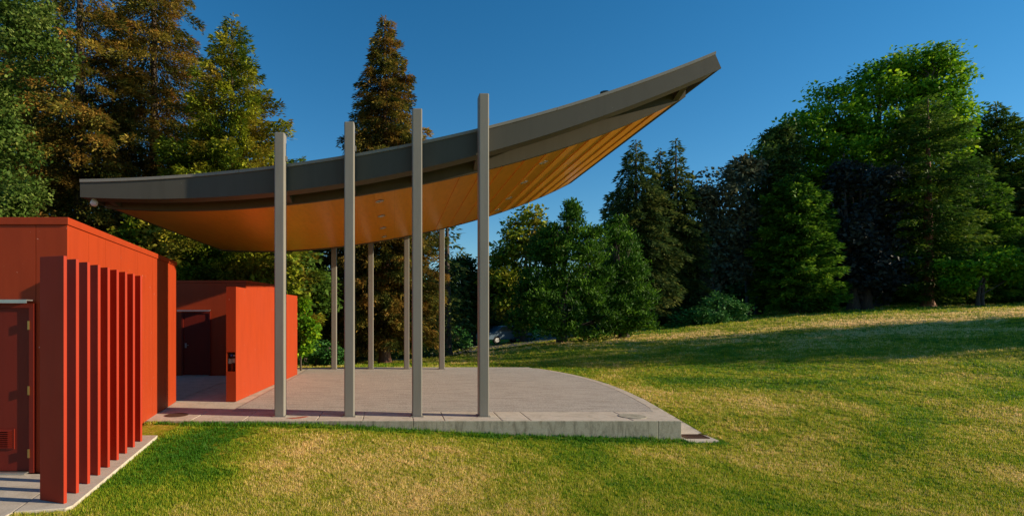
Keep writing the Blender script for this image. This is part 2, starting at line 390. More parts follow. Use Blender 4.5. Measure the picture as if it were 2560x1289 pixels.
# ------------------------------------------------------------------ stage platform
stage = empty('stage_platform', (0,10.72,-.4), 'low curved concrete stage with grey asphalt floor under the canopy', 'stage')
m = MB(); m.prism([(-5.2,10.74),(5.42,10.74)] + ARC + [(-5.2,21.75)], -.7, -.012); m.prism(PLAZA, -.7, -.006)
m.build('base', M_conc, stage)
AS = [(-3.42,11.68),(5.40,11.68)] + [(x-.20,y) for x,y in ARC if y>11.9 and y<21.4] + [(5.0,21.45),(-3.27,21.45),(-3.27,18.9)]
MB().prism(AS, -.01, .004).build('floor', M_asph, stage)
m = MB(); cuts = [-4.9,-3.9,-2.9,-1.5,-.62,.35,.95,2.05,2.6,4.55,5.44]
for a, b in zip(cuts[:-1], cuts[1:]): m.box(a+.006, b-.006, 10.70, 11.672, -.05, .006)
m.build('kerb_top', M_conc, stage, bevel=.01)
m = MB(); A2 = [p for p in ARC if p[1] > 11.68 and p[1] < 21.5]
for i in range(len(A2)-1):
    (x0,y0),(x1,y1) = A2[i], A2[i+1]
    g = .006 if i % 4 == 0 else .0
    m.prism([(x0-.19,y0+g),(x0,y0+g),(x1,y1),(x1-.19,y1)], -.05, .007)
m.box(-3.2, 5.2, 21.46, 21.75, -.05, .007)
m.build('edge_strip', M_conc, stage)
m = MB(); segs = [-4.9,.35,5.02,5.46]
for a, b in zip(segs[:-1], segs[1:]): m.box(a+.004, b-.004, 10.66, 10.74, -.7, -.055 if False else .0)
m.build('front_wall', M_wall, stage, bevel=.006)

tag(MB().cyl((-4.38,11.25), .22, .004, .016, 28).build('manhole_cover', M_grate), 'round dark cover set in the paving near the building corner', 'manhole cover')
tag(MB().cyl((4.72,11.12), .26, .004, .014, 28).build('manhole_cover', M_wall), 'thin round grey cover set in the kerb near the stage corner', 'manhole cover')
gr = empty('drain_grate', (5.82,10.8,-.33), 'rusty rectangular drain grate in the low walk at the stage corner', 'drain grate')
m = MB(); x0, x1, y0, y1 = 5.56, 6.0, 10.66, 10.98
m.box(x0,x1,y0,y0+.03,-.36,-.318); m.box(x0,x1,y1-.03,y1,-.36,-.314); m.box(x0,x0+.03,y0+.03,y1-.03,-.36,-.316); m.box(x1-.03,x1,y0+.03,y1-.03,-.36,-.316)
m.build('frame', M_grate, gr)
m = MB()
for k in range(13): xx = x0+.045+k*.029; m.box(xx, xx+.014, y0+.03, y1-.03, -.36, -.322)
m.build('bars', M_grate, gr)
m = MB(); m.prism([(-1.98,10.86),(-1.83,10.93),(-1.70,11.10),(-1.78,11.14),(-1.95,11.0),(-2.12,10.94)], .0055, .0085)
tag(m.build('red_patch', M_redmark), 'small red patch on the kerb between the two leftmost near columns', 'stain')  # thin red patch laid on the kerb top

# ------------------------------------------------------------------ canopy
can = empty('stage_canopy', (0,16.1,0), 'sweeping curved canopy with orange soffit carried on eight grey steel columns', 'canopy')
def prof(pts, deg=5):
    x = np.array([p[0] for p in pts]); z = np.array([p[1] for p in pts]); c = np.polyfit(x, z, min(deg, len(pts)-2))
    return lambda q: float(np.polyval(c, q))
YF = 11.35; k = F/YF
top = prof([((a-VX)/k, CAMZ+(VY-b)/k) for a,b in [(198,449),(366,443),(521,432),(680,416.6),(714,412),(850,391),(883,385),(1026,361),(1054,352),(1193,323),(1222,315),(1407,266),(1500,236),(1681,172),(1791,129)]])
bot = prof([((a-VX)/k, CAMZ+(VY-b)/k) for a,b in [(198.6,492.6),(397,497),(490,494),(680,483),(714,477),(852,459),(883,455),(1054,417),(1193,389),(1222,381),(1400,325),(1580,263),(1762,189),(1806,170)]])
YI = 12.27; k2 = F/YI
sof = prof([((a-VX)/k2, CAMZ+(VY-b)/k2) for a,b in [(251,520.5),(459,528),(583,525),(680,519),(714,514),(852,499),(893,489.5),(1054,461),(1115,452),(1222,426),(1475,348),(1500,339.6),(1688,259),(1712,243)]])
X0, X1T, X1B = -6.38, 6.50, 6.62
YN, YB = YF, 20.95                      # outer faces of near and far fascias
def xs(a, b, n): return [a+(b-a)*i/n for i in range(n+1)]
def board(mb, xa, za, zb, y0, y1, smooth=True):
    """board following the curve: xa list of (xtop,xbot), za top z, zb bottom z"""
    n = len(xa); vs = []
    for (xt, xb), zt, zl in zip(xa, za, zb): vs += [(xt,y0,zt),(xb,y0,zl),(xb,y1,zl),(xt,y1,zt)]
    fs = []
    for i in range(n-1):
        a = i*4; b = a+4
        fs += [(a,a+1,b+1,b),(a+1,a+2,b+2,b+1),(a+2,a+3,b+3,b+2),(a+3,a,b,b+3)]
    fs += [(0,3,2,1),((n-1)*4,(n-1)*4+1,(n-1)*4+2,(n-1)*4+3)]
    mb.add(vs, fs); return mb
NS = 72
u = [i/NS for i in range(NS+1)]
XT = [X0+(X1T-X0)*t for t in u]; XB = [X0+(X1B-X0)*t for t in u]
xa = list(zip(XT, XB)); ZT = [top(x) for x in XT]; ZB = [bot(x) for x in XB]
for y0, y1, fl in ((YN, YN+.06, 1), (YB-.06, YB, -1)):
    f = board(MB(), xa, [z-.055 for z in ZT], ZB, y0, y1).build('fascia', M_fascia, can)
    # metal cap with a small drip edge
    yy = (y0-.022, y1+.10) if fl > 0 else (y0-.10, y1+.022)
    c = MB(); step = 18
    for s in range(0, NS, step):
        sl_ = slice(s, s+step+1); xs_ = [(a, a) for a, _ in xa[sl_]]
        if s: xs_[0] = (xs_[0][0]+.008,)*2
        board(c, xs_, [z+.004 for z in ZT[sl_]], [z-.056 for z in ZT[sl_]], *yy)
    c.build('edge_cap', M_steel, f)
    # bottom flange
    yy = (y1, y1+.36) if fl > 0 else (y0-.36, y0)
    xi = [(a+.06 if i == 0 else (a-.05 if i == NS else a),)*2 for i, (_, a) in enumerate(xa)]
    board(MB(), xi, [z+.03 for z in ZB], [z+.004 for z in ZB], *yy).build('flange', M_beam, f)
# end fascias
for X, zt, zb, name_x in ((X0, ZT[0], ZB[0], 0), (X1T, ZT[-1], ZB[-1], 1)):
    m = MB(); y0, y1 = YN+.06, YB-.06
    if name_x == 0: m.box(X, X+.06, y0, y1, zb, zt-.002)
    else:
        vs = [(X1T-.06,y0,zt-.02),(X1T,y0,zt-.004),(X1B,y0,zb+.006),(X1B-.06,y0,zb-.012)]; vs += [(a,y1,c) for a,_,c in vs]
        m.add(vs, [(0,3,2,1),(4,5,6,7),(0,1,5,4),(1,2,6,5),(2,3,7,6),(3,0,4,7)])
    m.build('end_fascia', M_fascia, can)
# deck
dx = [(x,x) for x in xs(X0+.06, X1T-.08, 48)]
board(MB(), dx, [top(a)-.07 for a,_ in dx], [top(a)-.15 for a,_ in dx], YN+.165, YB-.165).build('roof_deck', M_dark, can)
# inner beams
SX0, SX1 = -6.30, 6.32
ix = [(x,x) for x in xs(SX0, SX1, 60)]
for y0 in (YI-.10, YB-(YI-YN)):
    board(MB(), ix, [top(a)-.155 for a,_ in ix], [sof(a) for a,_ in ix], y0, y0+.10).build('soffit_beam', M_beam, can)
# end beams closing the soffit
ye = (YI, YB-(YI-YN))
m = MB(); m.box(SX0-.02, SX0+.08, ye[0]+.001, ye[1]-.001, sof(SX0)+.04, top(SX0)-.16); m.build('end_beam', M_beam, can)
m = MB(); m.box(SX1-.10, SX1, ye[0]+.001, ye[1]-.001, sof(SX1)-.0, top(SX1)-.17); m.build('end_beam', M_beam, can)
# lapped soffit panels: each is a long board, lower edge lips over its neighbour
m = MB(); npan = 26; pw = (SX1-.1-SX0-.08)/npan
for i in range(npan):
    a = SX0+.08+i*pw; b = a+pw-.002
    lip = .020 if a > 1.2 else .0005
    za, zb = sof(a)+.03-lip, sof(b)+.03
    vs = [(a,ye[0],za),(b,ye[0],zb),(b,ye[1],zb),(a,ye[1],za),(a,ye[0],za+.02),(b,ye[0],zb+.02+lip),(b,ye[1],zb+.02+lip),(a,ye[1],za+.02)]
    m.add(vs, [(0,3,2,1),(4,5,6,7),(0,1,5,4),(1,2,6,5),(2,3,7,6),(3,0,4,7)])
soffit = m.build('soffit', M_soffit, can)
# brackets between fascia and beam
colX = [px(698.5,11.09), px(873,11.09), px(1043,11.09), px(1210,11.09)]
for x in [-6.0] + colX + [6.1]:
    for y0, y1, n in ((YN+.42, YI-.10, 1), (YB-(YI-YN)+.10, YB-.42, -1)):
        zf, zs = bot(x)+.03, sof(x)+.03; zt = top(x)-.19
        a, b = (zf, zs) if n > 0 else (zs, zf)
        m = MB(); h = .06; dz = (top(x+h)-top(x-h))/2
        vs = [(x-h,y0,a),(x+h,y0,a),(x+h,y1,b),(x-h,y1,b),(x-h,y0,zt-abs(dz)),(x+h,y0,zt-abs(dz)),(x+h,y1,zt-abs(dz)),(x-h,y1,zt-abs(dz))]
        m.add(vs, [(0,3,2,1),(4,5,6,7),(0,1,5,4),(1,2,6,5),(2,3,7,6),(3,0,4,7)]).build('bracket', M_beam, can)
# downlights
for X in (-.36, 3.5):
    for Y in (13.2, 15.15, 17.2, 19.1):
        sl_ = math.atan((sof(X+.1)-sof(X-.1))/.2); m = MB(); n = 20; z = sof(X)+.012
        rings = [(.105, .0), (.085, -.014), (.07, -.008), (.06, .012)]
        vs = []; fs = []
        for r, dz in rings:
            for q in range(n):
                ca, sa = math.cos(2*math.pi*q/n), math.sin(2*math.pi*q/n); vs.append((X+r*ca, Y+r*sa, z+dz+math.tan(sl_)*r*ca))
        for j in range(3): fs += [(j*n+q, j*n+(q+1)%n, (j+1)*n+(q+1)%n, (j+1)*n+q)[::-1] for q in range(n)]
        fs.append(tuple(3*n+q for q in range(n)))
        m.add(vs, fs, True).build('downlight', M_metal, can)
m = MB(); m.cyl((4.4,11.75), .06, top(4.4)-.06, top(4.4)+.10, 12); m.cyl((4.4,11.75), .09, top(4.4)+.10, top(4.4)+.13, 12); m.build('roof_vent', M_fascia, can)
# columns
tops = [5.63, 5.84, 6.10, 6.40]
for Yc0, Yc1, near in ((11.07, 11.32, 1), (20.98, 21.22, 0)):
    for X, zt in zip(colX, tops):
        m = MB(); m.box(X-.098, X+.098, Yc0, Yc1, .006, zt)
        c = m.build('column', M_steel, can, bevel=.02)
        b = MB(); b.box(X-.125, X+.125, Yc0-.03, Yc1+.03, .006, .018); b.build('base_plate', M_steel, c)
        if near:
            g = MB(); g.box(X+.1, X+.125, 11.20, 11.30, top(X)+.04, top(X)+.14); g.box(X-.02, X+.02, 11.321, 11.349, bot(X)+.05, top(X)-.08); g.build('clip', M_steel, c)
cam_t = empty('dome_camera', (-6.2,11.55,4.33), 'small white dome camera hanging under the left end of the canopy', 'camera')
m = MB(); m.cyl((-6.2,11.55), .05, 4.36, 4.42, 16); m.build('bracket', M_metal, cam_t)
bm = bmesh.new(); bmesh.ops.create_uvsphere(bm, u_segments=20, v_segments=12, radius=.075); bmesh.ops.translate(bm, verts=bm.verts, vec=(-6.2,11.55,4.325))
me = bpy.data.meshes.new('dome'); bm.to_mesh(me); bm.free(); me.polygons.foreach_set('use_smooth', [True]*len(me.polygons)); link('dome', me, M_white, cam_t)

# ------------------------------------------------------------------ red buildings
def panel_wall(mb, p, q, z0, z1, seams, t=.03):
    """cladding panels on segment p->q (outside is to the right of travel), open 7 mm joints at the given fractions"""
    P, Q = Vector(p), Vector(q); L = (Q-P).length; d = (Q-P)/L
    s = [0] + [f for f in seams] + [1]
    for a, b in zip(s[:-1], s[1:]):
        A = P + d*(a*L + (.0035 if a else 0)); B = P + d*(b*L - (.0035 if b < 1 else 0))
        mb.obox((A.x,A.y), (B.x,B.y), t, z0, z1, side=1)
def coping(mb, pts, z, h=.09, out=.022, depth=.22):
    for p, q in zip(pts[:-1], pts[1:]): pass
    return mb
A_, B_, C_, D_ = (-4.20,7.18), (-5.11,13.08), (-14,13.08), (-14,7.18)
b1 = empty('service_building', (-9,10,0), 'orange red metal clad building with flat roof at the left edge', 'building')
HB = 3.26; i_ = .03
core = [(A_[0]-.035,A_[1]+.035), (B_[0]-.035,B_[1]-.035), (C_[0],B_[1]-.035), (D_[0],A_[1]+.035)]
m = MB(); m.prism(core, -.3, HB-.12); m.build('core', M_door, b1)
# door opening X -5.62..-4.66
dz = 2.16
m = MB()
panel_wall(m, (-14,7.18), (-5.66,7.18), 0, HB-.10, [.2,.4,.6,.8]); panel_wall(m, (-5.66,7.18), (-4.605,7.18), dz, HB-.10, [])
panel_wall(m, (-4.598,7.18), (A_[0]-.0,7.18), 0, HB-.10, [])
d = (Vector(B_)-Vector(A_)); a0 = Vector(A_) + d.normalized()*.0305
panel_wall(m, (a0.x,a0.y), B_, 0, HB-.10, [.115,.225,.345,.50,.665,.83,.95])
panel_wall(m, B_, C_, 0, HB-.10, [.3,.6])
m.build('wall', M_red, b1)
m = MB(); o = .02
nA = Vector((d.y,-d.x)).normalized()*o
cA = (A_[0]+nA.x+.004, A_[1]-o); cB = (B_[0]+nA.x, B_[1]+nA.y+.01)
m.prism([cA, cB, (-14,B_[1]+.02), (-14,A_[1]-o)], HB-.095, HB)
m.build('coping', M_red, b1, bevel=.006)
m = MB(); m.box(-5.66,-5.60,7.14,7.20,0,dz); m.box(-4.665,-4.605,7.14,7.20,0,dz); m.box(-5.60,-4.665,7.14,7.20,dz-.06,dz); m.build('door_frame', M_door, b1)
m = MB(); m.box(-5.597,-4.668,7.165,7.21,.02,dz-.063); dr = m.build('door', M_door, b1)
for z in (.25, 1.05, 1.88): MB().box(-4.675,-4.655,7.125,7.139,z-.055,z+.055).build('hinge', M_brass, dr)
m = MB(); m.box(-5.40,-4.86,7.150,7.1648,.30,.56)
for q in range(9): z = .32+q*.026; m.add([(-5.38,7.150,z+.018),(-4.88,7.150,z+.018),(-4.88,7.128,z),(-5.38,7.128,z)], [(3,2,1,0)])
m.build('louvre', M_door, dr)
m = MB(); m.box(-5.75,-4.62,7.03,7.149,dz+.03,dz+.045); m.box(-5.75,-4.62,7.022,7.030,dz+.0,dz+.045); m.build('door_hood', M_metal, b1)
MB().box(-5.6,-4.67,7.06,7.139,.0005,.018).build('threshold', M_metal, b1)

# second building
b2 = empty('washroom_building', (-8.5,20.5,0), 'dark red clad building set back in the shaded passage behind the free red wall', 'building')
E_, G_ = (px(615,18.8),18.8), (-4.5,21.8)
HB2 = 3.19
m = MB(); m.prism([(-13,18.84),(E_[0]-.035,18.84),(G_[0]-.035,G_[1]),(-13,G_[1])], -.3, HB2-.1); m.build('core', M_door, b2)
dX0, dX1, dz2 = px(459,18.8), px(523,18.8), 2.08
m = MB(); panel_wall(m, (-13,18.8), (dX0-.06,18.8), 0, HB2-.09, [.3,.6,.85]); panel_wall(m, (dX0-.06,18.8), (dX1+.05,18.8), dz2+.06, HB2-.09, [])
panel_wall(m, (dX1+.05,18.8), E_, 0, HB2-.09, [.45])
a0 = Vector(E_) + (Vector(G_)-Vector(E_)).normalized()*.031
panel_wall(m, (a0.x,a0.y), G_, 0, HB2-.09, [.3,.65]); m.build('wall', M_red, b2)
m = MB(); m.prism([(-13,18.78),(E_[0]+.02,18.78),(G_[0]+.02,G_[1]+.02),(-13,G_[1]+.02)], HB2-.085, HB2); m.build('coping', M_red, b2, bevel=.006)
m = MB(); m.box(dX0-.06,dX0,18.77,18.83,0,dz2+.058); m.box(dX1,dX1+.05,18.77,18.83,0,dz2+.058); m.box(dX0,dX1,18.77,18.83,dz2,dz2+.058); m.build('door_frame', M_door, b2)
m = MB(); m.box(dX0+.004,dX1-.004,18.79,18.83,.02,dz2-.004); dr = m.build('door', M_door, b2)
m = MB(); m.box(dX0+.05,dX0+.11,18.775,18.789,.93,1.09); m.tube([(dX0+.08,18.775,1.02),(dX0+.08,18.73,1.02),(dX0+.2,18.73,1.02)],[.011]*3); m.build('handle', M_metal, dr)
m = MB(); m.box(dX0-.17,dX1+.06,18.66,18.769,dz2+.10,dz2+.115); m.box(dX0-.17,dX1+.06,18.652,18.660,dz2+.07,dz2+.115); m.build('door_hood', M_metal, b2)
MB().box(dX0,dX1,18.70,18.769,.0045,.02).build('threshold', M_metal, b2)

# free-standing red wall with a utility niche in its end
fw = empty('freestanding_wall', (-3.6,16,0), 'bright orange red freestanding wall along the left side of the stage', 'wall')
P0, P1 = Vector((-3.71,13.08)), Vector((-3.34,19.18)); th = .235; zt = 2.68
dv = (P1-P0).normalized(); nv = Vector((-dv.y, dv.x))
def wpoly(s0, s1, t0, t1): return [tuple(P0+dv*s0+nv*t0), tuple(P0+dv*s1+nv*t0), tuple(P0+dv*s1+nv*t1), tuple(P0+dv*s0+nv*t1)]
m = MB(); L = (P1-P0).length
m.prism(wpoly(.20, L, 0, th), .0, zt)
m.prism(wpoly(0, .20, 0, th), 1.155, zt); m.prism(wpoly(0, .20, 0, th), .0, .70)
m.prism(wpoly(0, .20, 0, .018), .70, 1.155); m.prism(wpoly(0, .20, th-.018, th), .70, 1.155)
body = m.build('wall', M_red, fw)
nb = MB(); nb.prism(wpoly(.08,.20,.03,.115), .90, 1.0); nb.prism(wpoly(.08,.20,.13,.21), .88, .99); nb.build('outlet_box', M_wall, fw)
nb = MB(); nb.prism(wpoly(.14,.20,.02,th-.02), 1.02, 1.14); nb.build('switch_panel', M_dark, fw)
c0 = P0+dv*.13+nv*.15
nb = MB(); nb.prism(wpoly(.115,.14,.13,.17), 1.05, 1.09); nb.build('blue_switch', M_blue, fw)
nb = MB(); nb.prism(wpoly(.115,.14,.05,.07), 1.05, 1.08); nb.prism(wpoly(.115,.14,.085,.1), 1.05, 1.08); nb.build('white_switch', M_white, fw)
nb = MB(); nb.prism(wpoly(.02,.20,.095,.105), .701, .88); nb.build('niche_divider', M_red, fw)

# ------------------------------------------------------------------ fins
fx = [158,188,218,247,271,293,313,331,350]; fy = [1258,1234,1210,1188,1167,1150,1134,1118,1103]
ords = ['nearest and widest looking','second','third','fourth','middle','sixth','seventh','eighth','farthest']
ang = R(180-21)
dirf = Vector((-math.cos(R(21)), math.sin(R(21))))
first = None
yl = np.polyfit(range(9), [CAMZ*F/(y-VY) for y in fy], 2); xl = np.polyfit(range(9), [px(x, CAMZ*F/(y-VY)) for x,y in zip(fx,fy)], 1)
for i in range(9):
    Y = float(np.polyval(yl, i)); X = float(np.polyval(xl, i))
    lab = (f'{ords[i]} upright red fin in the row of nine beside the building' if 0 < i < 8 else
           (f'nearest upright red fin of the nine, darkest and widest in view' if i == 0 else 'farthest upright red fin of the nine, against the clad wall'))
    if first is None:
        m = MB(); m.obox((0,0), tuple(dirf*.36), .04, 0.002, 2.64, side=-1)
        first = m.build('fin', M_redfin, bevel=.004); o = first
    else: o = first.copy(); col.objects.link(o)
    o.location = (X, Y, 0); tag(o, lab, 'fin', 'red fins in a row beside the building')

# ------------------------------------------------------------------ trees
def unit(v): return v/np.maximum(np.linalg.norm(v, axis=-1, keepdims=True), 1e-9)
def diamonds(c, d, s, L, W):
    """c centre base, d direction, s side; returns (n,4,3)"""
    L = np.broadcast_to(L, len(c))[:,None]; W = np.broadcast_to(W, len(c))[:,None]
    return np.stack([c, c+d*L*.45+s*W*.5, c+d*L, c+d*L*.45-s*W*.5], 1)

def conifer(name, X, Y, H, prof_, mat, label, cat='tree', group=None, droop=.35, zb=None, spacing=.36, per=7, dens=1.0, size=.34, barkm=None, tr=.3, lean=0, up=0.0, rise=0.0, wf=.36, seed=1, start=.06, wob=.18):
    r = np.random.default_rng(seed); z0 = g1(X, Y) if zb is None else zb
    e = empty(name, (X, Y, z0), label, cat, group)
    t = MB(); t.tube([(X,Y,z0-.2),(X,Y,z0+.4),(X+lean*.3,Y,z0+H*.5),(X+lean,Y,z0+H*.97)], [tr*1.5,tr,tr*.6,.03]); t.build('trunk', barkm or M_bark, e)
    pt = np.array([p[0] for p in prof_]); pr = np.array([p[1] for p in prof_])
    Cs=[];Ds=[];Ss=[];Ls=[];Ts=[]
    z = H*start
    while z < H*.985:
        rad = np.interp(z/H, pt, pr); nb = max(3, int(per*min(1.4, .5+rad/2.5)))
        a0 = r.uniform(0, 6.28)
        for b in range(nb):
            az = a0 + 6.283*b/nb + r.uniform(-.35,.35); ln = rad*(1+wob*r.normal()*1.0); ln = max(.15, min(ln, rad*1.35))
            zz = z + r.uniform(-.5,.5)*spacing; dx, dy = math.cos(az), math.sin(az)
            n = max(6, int(dens*(ln*ln*9 + ln*16)))
            s = r.uniform(0,1,n)**.55; lat = r.normal(0,1,n)*(.10+.20*ln*(1-s*.75))*.62
            hang = -np.abs(r.normal(0,1,n))*.10*(1+ln*.3)
            px_ = X + lean*zz/H + dx*ln*s - dy*lat; py_ = Y + dy*ln*s + dx*lat
            pz_ = z0 + zz + up*ln*s - droop*ln*s**1.6 + .12*ln*np.maximum(s-.7,0)*3*droop - np.abs(lat)*.25 + hang
            c = np.stack([px_,py_,pz_],1)
            sgn = np.sign(lat)[:,None]
            d = np.array([dx,dy,0])[None]*r.uniform(.5,1.1,(n,1)) + np.array([-dy,dx,0])[None]*sgn*r.uniform(.1,.9,(n,1)) + np.array([0,0,1])[None]*(r.normal(-.28+rise,.35,(n,1))+up*.6)
            d = unit(d); sd_ = unit(np.cross(d, unit(np.array([0,0,1])[None] + r.normal(0,.55,(n,3)))))
            bt = np.clip(r.normal(.5,.27),0,1); tone = np.clip(bt*.75 + s*.22 - .05 + r.normal(0,.13,n) ,0,1)  # strong spread between branches paints in light-and-shade contrast; lighter toward tips
            Cs.append(c);Ds.append(d);Ss.append(sd_);Ls.append(size*r.uniform(.6,1.25,n));Ts.append(tone)
        z += spacing*(1.0 if z < H*.8 else .75)
    c=np.concatenate(Cs);d=np.concatenate(Ds);s=np.concatenate(Ss);L=np.concatenate(Ls);T=np.concatenate(Ts)
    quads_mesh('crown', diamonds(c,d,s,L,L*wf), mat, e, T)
    return e

def blob_cloud(r, lobes, leaf, clumps_per, leaves_per, crad, rise=0, asp=.62):
    """leaves gathered in clumps over the skin of overlapping lobes; lobes: (x,y,z,rx,ry,rz)"""
    Cs=[];Ts=[];Ns=[]
    for (lx,ly,lz,rx,ry,rz) in lobes:
        area = (rx*ry*rz)**(2/3); n = max(8, int(clumps_per*area))
        v = unit(r.normal(0,1,(n,3))); rr = r.uniform(.55,1.08,(n,1))**.6
        cc = np.array([lx,ly,lz]) + v*rr*np.array([rx,ry,rz])
        tone = np.clip(r.normal(.48,.2,n),0,1)
        k = leaves_per; off = np.clip(r.normal(0,1,(n,k,3)),-1.7,1.7)*crad*np.array([1,1,.55]); off[...,2] -= .12*crad
        Cs.append((cc[:,None]+off).reshape(-1,3)); Ts.append((tone[:,None]*.75+r.uniform(0,.3,(n,k))).reshape(-1))
        Ns.append(np.repeat(v,k,0))
    c=np.concatenate(Cs);t=np.clip(np.concatenate(Ts),0,1);nn=np.concatenate(Ns); m=len(c)
    d = unit(r.normal(0,1,(m,3))*np.array([1,1,.6]) + nn*.5 + np.array([0,0,-.25+rise])); up = unit(nn*.6+np.array([0,0,.8])+r.normal(0,.55,(m,3)))
    s = unit(np.cross(d, up)); L = leaf*r.uniform(.6,1.3,m)
    return diamonds(c,d,s,L,L*asp), t

def broadleaf(name, X, Y, lobes, mat, label, cat='tree', group=None, leaf=.25, cp=10, lp=34, crad=.38, tr=.3, seed=1, barkm=None, fork=.35, sub=7, trunk_x=None, trunks=1, limbs=True, rise=0, asp=.62):
    r = np.random.default_rng(seed); z0 = g1(X, Y); e = empty(name, (X,Y,z0), label, cat, group)
    tx = X if trunk_x is None else trunk_x
    t = MB(); zt = max(l[2]+l[5]*.4 for l in lobes)
    for q in range(trunks):
        ox = (q-(trunks-1)/2)*tr*3
        t.tube([(tx+ox,Y,z0-.2),(tx+ox*.9,Y,z0+.5),(tx+ox*1.6+r.normal()*.2,Y+r.normal()*.2,z0+(zt-z0)*.45),(tx+ox*2+r.normal()*.5,Y,z0+(zt-z0)*.9)], [tr*1.4,tr,tr*.7,.05])
    for l in (lobes if limbs else []):
        zs = z0 + (l[2]-z0)*r.uniform(fork, fork+.25); mid = ((tx+l[0])/2+r.normal()*.15, (Y+l[1])/2, (zs+l[2])/2 - .1)
        t.tube([(tx,Y,zs), mid, (l[0],l[1],l[2])], [tr*.45,tr*.3,tr*.1], 6)
        for q in range(4):
            v = r.normal(0,1,3); v /= np.linalg.norm(v); v[2] = abs(v[2])
            t.tube([mid, (l[0]+v[0]*l[3]*.4,l[1]+v[1]*l[4]*.4,l[2]+v[2]*l[5]*.2), (l[0]+v[0]*l[3]*.85,l[1]+v[1]*l[4]*.85,l[2]+v[2]*l[5]*.85)], [tr*.2,tr*.12,tr*.04], 5)
    t.build('trunk', barkm or M_bark, e)
    # each big lobe breaks into smaller ones so the outline is uneven
    small = []
    for l in lobes:
        small.append((l[0],l[1],l[2],l[3]*.78,l[4]*.78,l[5]*.78))
        for q in range(sub):
            v = r.normal(0,1,3); v /= np.linalg.norm(v); f = r.uniform(.28,.45)
            small.append((l[0]+v[0]*l[3]*.72, l[1]+v[1]*l[4]*.72, l[2]+v[2]*l[5]*.72, l[3]*f, l[4]*f, l[5]*f*.8))
    Q, T = blob_cloud(r, small, leaf, cp, lp, crad, rise, asp)
    quads_mesh('crown', Q, mat, e, T); return e

def lob(Y, *pts):
    """lobes from photo measurements at real distance Y: (px, py, half width px, half height px, depth offset)"""
    return [(px(p[0],Y+p[4]), Y+p[4], pz(p[1],Y+p[4]), p[2]/F*Y, p[2]/F*Y*.9, p[3]/F*Y) for p in pts]

SP = [(0,1),(.15,1),(.5,.62),(.8,.27),(1,.03)]
def sp(r_, pts=SP): return [(a, b*r_) for a, b in pts]

# left group
conifer('spruce_tree', px(385,28), 28, 23.5, [(0,3.9),(.2,4.3),(.45,3.8),(.7,2.5),(.85,1.5),(1,.05)], F_gold, 'tallest golden brown spruce behind the left end of the canopy', group='conifers behind the red buildings', droop=.42, seed=3, size=.22, tr=.35, dens=4.6, per=7, spacing=.55, wf=.26, wob=.28)
conifer('spruce_tree', px(200,25), 25, 22.5, [(0,3.4),(.2,3.8),(.45,3.3),(.7,2.2),(1,.05)], F_gold, 'golden brown spruce at far left between the leafy tree and the tallest spruce', group='conifers behind the red buildings', droop=.45, seed=4, size=.22, tr=.35, dens=4.0, per=7, spacing=.55, wf=.26, wob=.28)
conifer('dark_fir', px(50,31), 31, 20, [(0,4),(.3,3.8),(.7,2.2),(1,.1)], F_darkc, 'dark shaded fir behind the leafy tree at the left edge', seed=44, droop=.4, dens=1.6, size=.34)
conifer('cedar_tree', px(580,24.5), 24.5, pz(35,24.5)+.3, [(0,3.2),(.2,3.2),(.45,2.6),(.65,2.0),(.82,1.15),(.93,.6),(1,.05)], F_yel, 'yellow green pointed cedar between the brown spruce and the leftmost column', group='conifers behind the red buildings', droop=.12, up=.35, seed=5, size=.20, per=10, spacing=.40, dens=4.8, wf=.30, wob=.28)
broadleaf('leafy_tree', px(-10,19.5), 19.5, lob(19.5,(30,60,120,95,0),(110,140,75,60,1),(-60,200,90,90,0),(-10,330,60,90,.5),(20,500,55,60,0),(60,20,90,60,1),(10,120,100,120,1.5),(-20,260,80,120,1),(30,400,70,90,.5),(60,500,60,60,1)), F_leafg, 'green leafy tree with pale small leaves in the top left corner', leaf=.15, cp=8, lp=34, crad=.24, tr=.14, seed=6, limbs=False, trunk_x=px(-60,19.5))
broadleaf('cedar_shrub', px(600,22.8), 22.8, lob(22.8,(440,640,75,85,0),(360,600,60,60,0),(520,690,80,90,0),(620,700,80,80,0),(690,720,70,90,.5)), F_yel, 'low yellow green cedar growth showing between the red roof and the orange soffit', 'shrub', leaf=.24, cp=15, lp=34, crad=.28, tr=.12, seed=8)
broadleaf('maple_tree', px(760,26), 26, lob(26,(745,690,60,65,0),(790,740,45,70,0),(730,790,50,60,0),(700,640,60,40,1)), F_leaf, 'green maple behind the far end of the freestanding red wall', leaf=.2, cp=12, lp=34, crad=.3, tr=.16, seed=9)
broadleaf('young_maple', px(752,20.6), 20.6, lob(20.6,(755,790,28,32,0),(765,830,26,26,0),(752,870,16,16,0),(752,760,14,14,0)), F_maple, 'bright green leafy sprig touching the far end of the freestanding red wall', 'shrub', leaf=.17, cp=16, lp=12, crad=.14, tr=.03, seed=10)
broadleaf('laurel_bush', px(790,24.8), 24.8, lob(24.8,(790,880,50,40,0),(830,900,40,28,0)), F_rhod, 'dark blue green low bush right of the bright sprig', 'shrub', leaf=.16, cp=30, lp=30, crad=.16, tr=.05, seed=11)
conifer('dark_fir', px(840,33), 33, 11.5, [(0,2.6),(.3,2.6),(.7,1.5),(1,.1)], F_darkc, 'dark shaded fir behind the leftmost far column', seed=12, dens=.9, size=.36)
conifer('dark_fir', px(720,31), 31, 11.0, [(0,3.2),(.3,3),(.7,1.8),(1,.1)], F_darkc, 'dark shaded fir between the red wall and the two leftmost near columns', seed=13, dens=.8, size=.38)
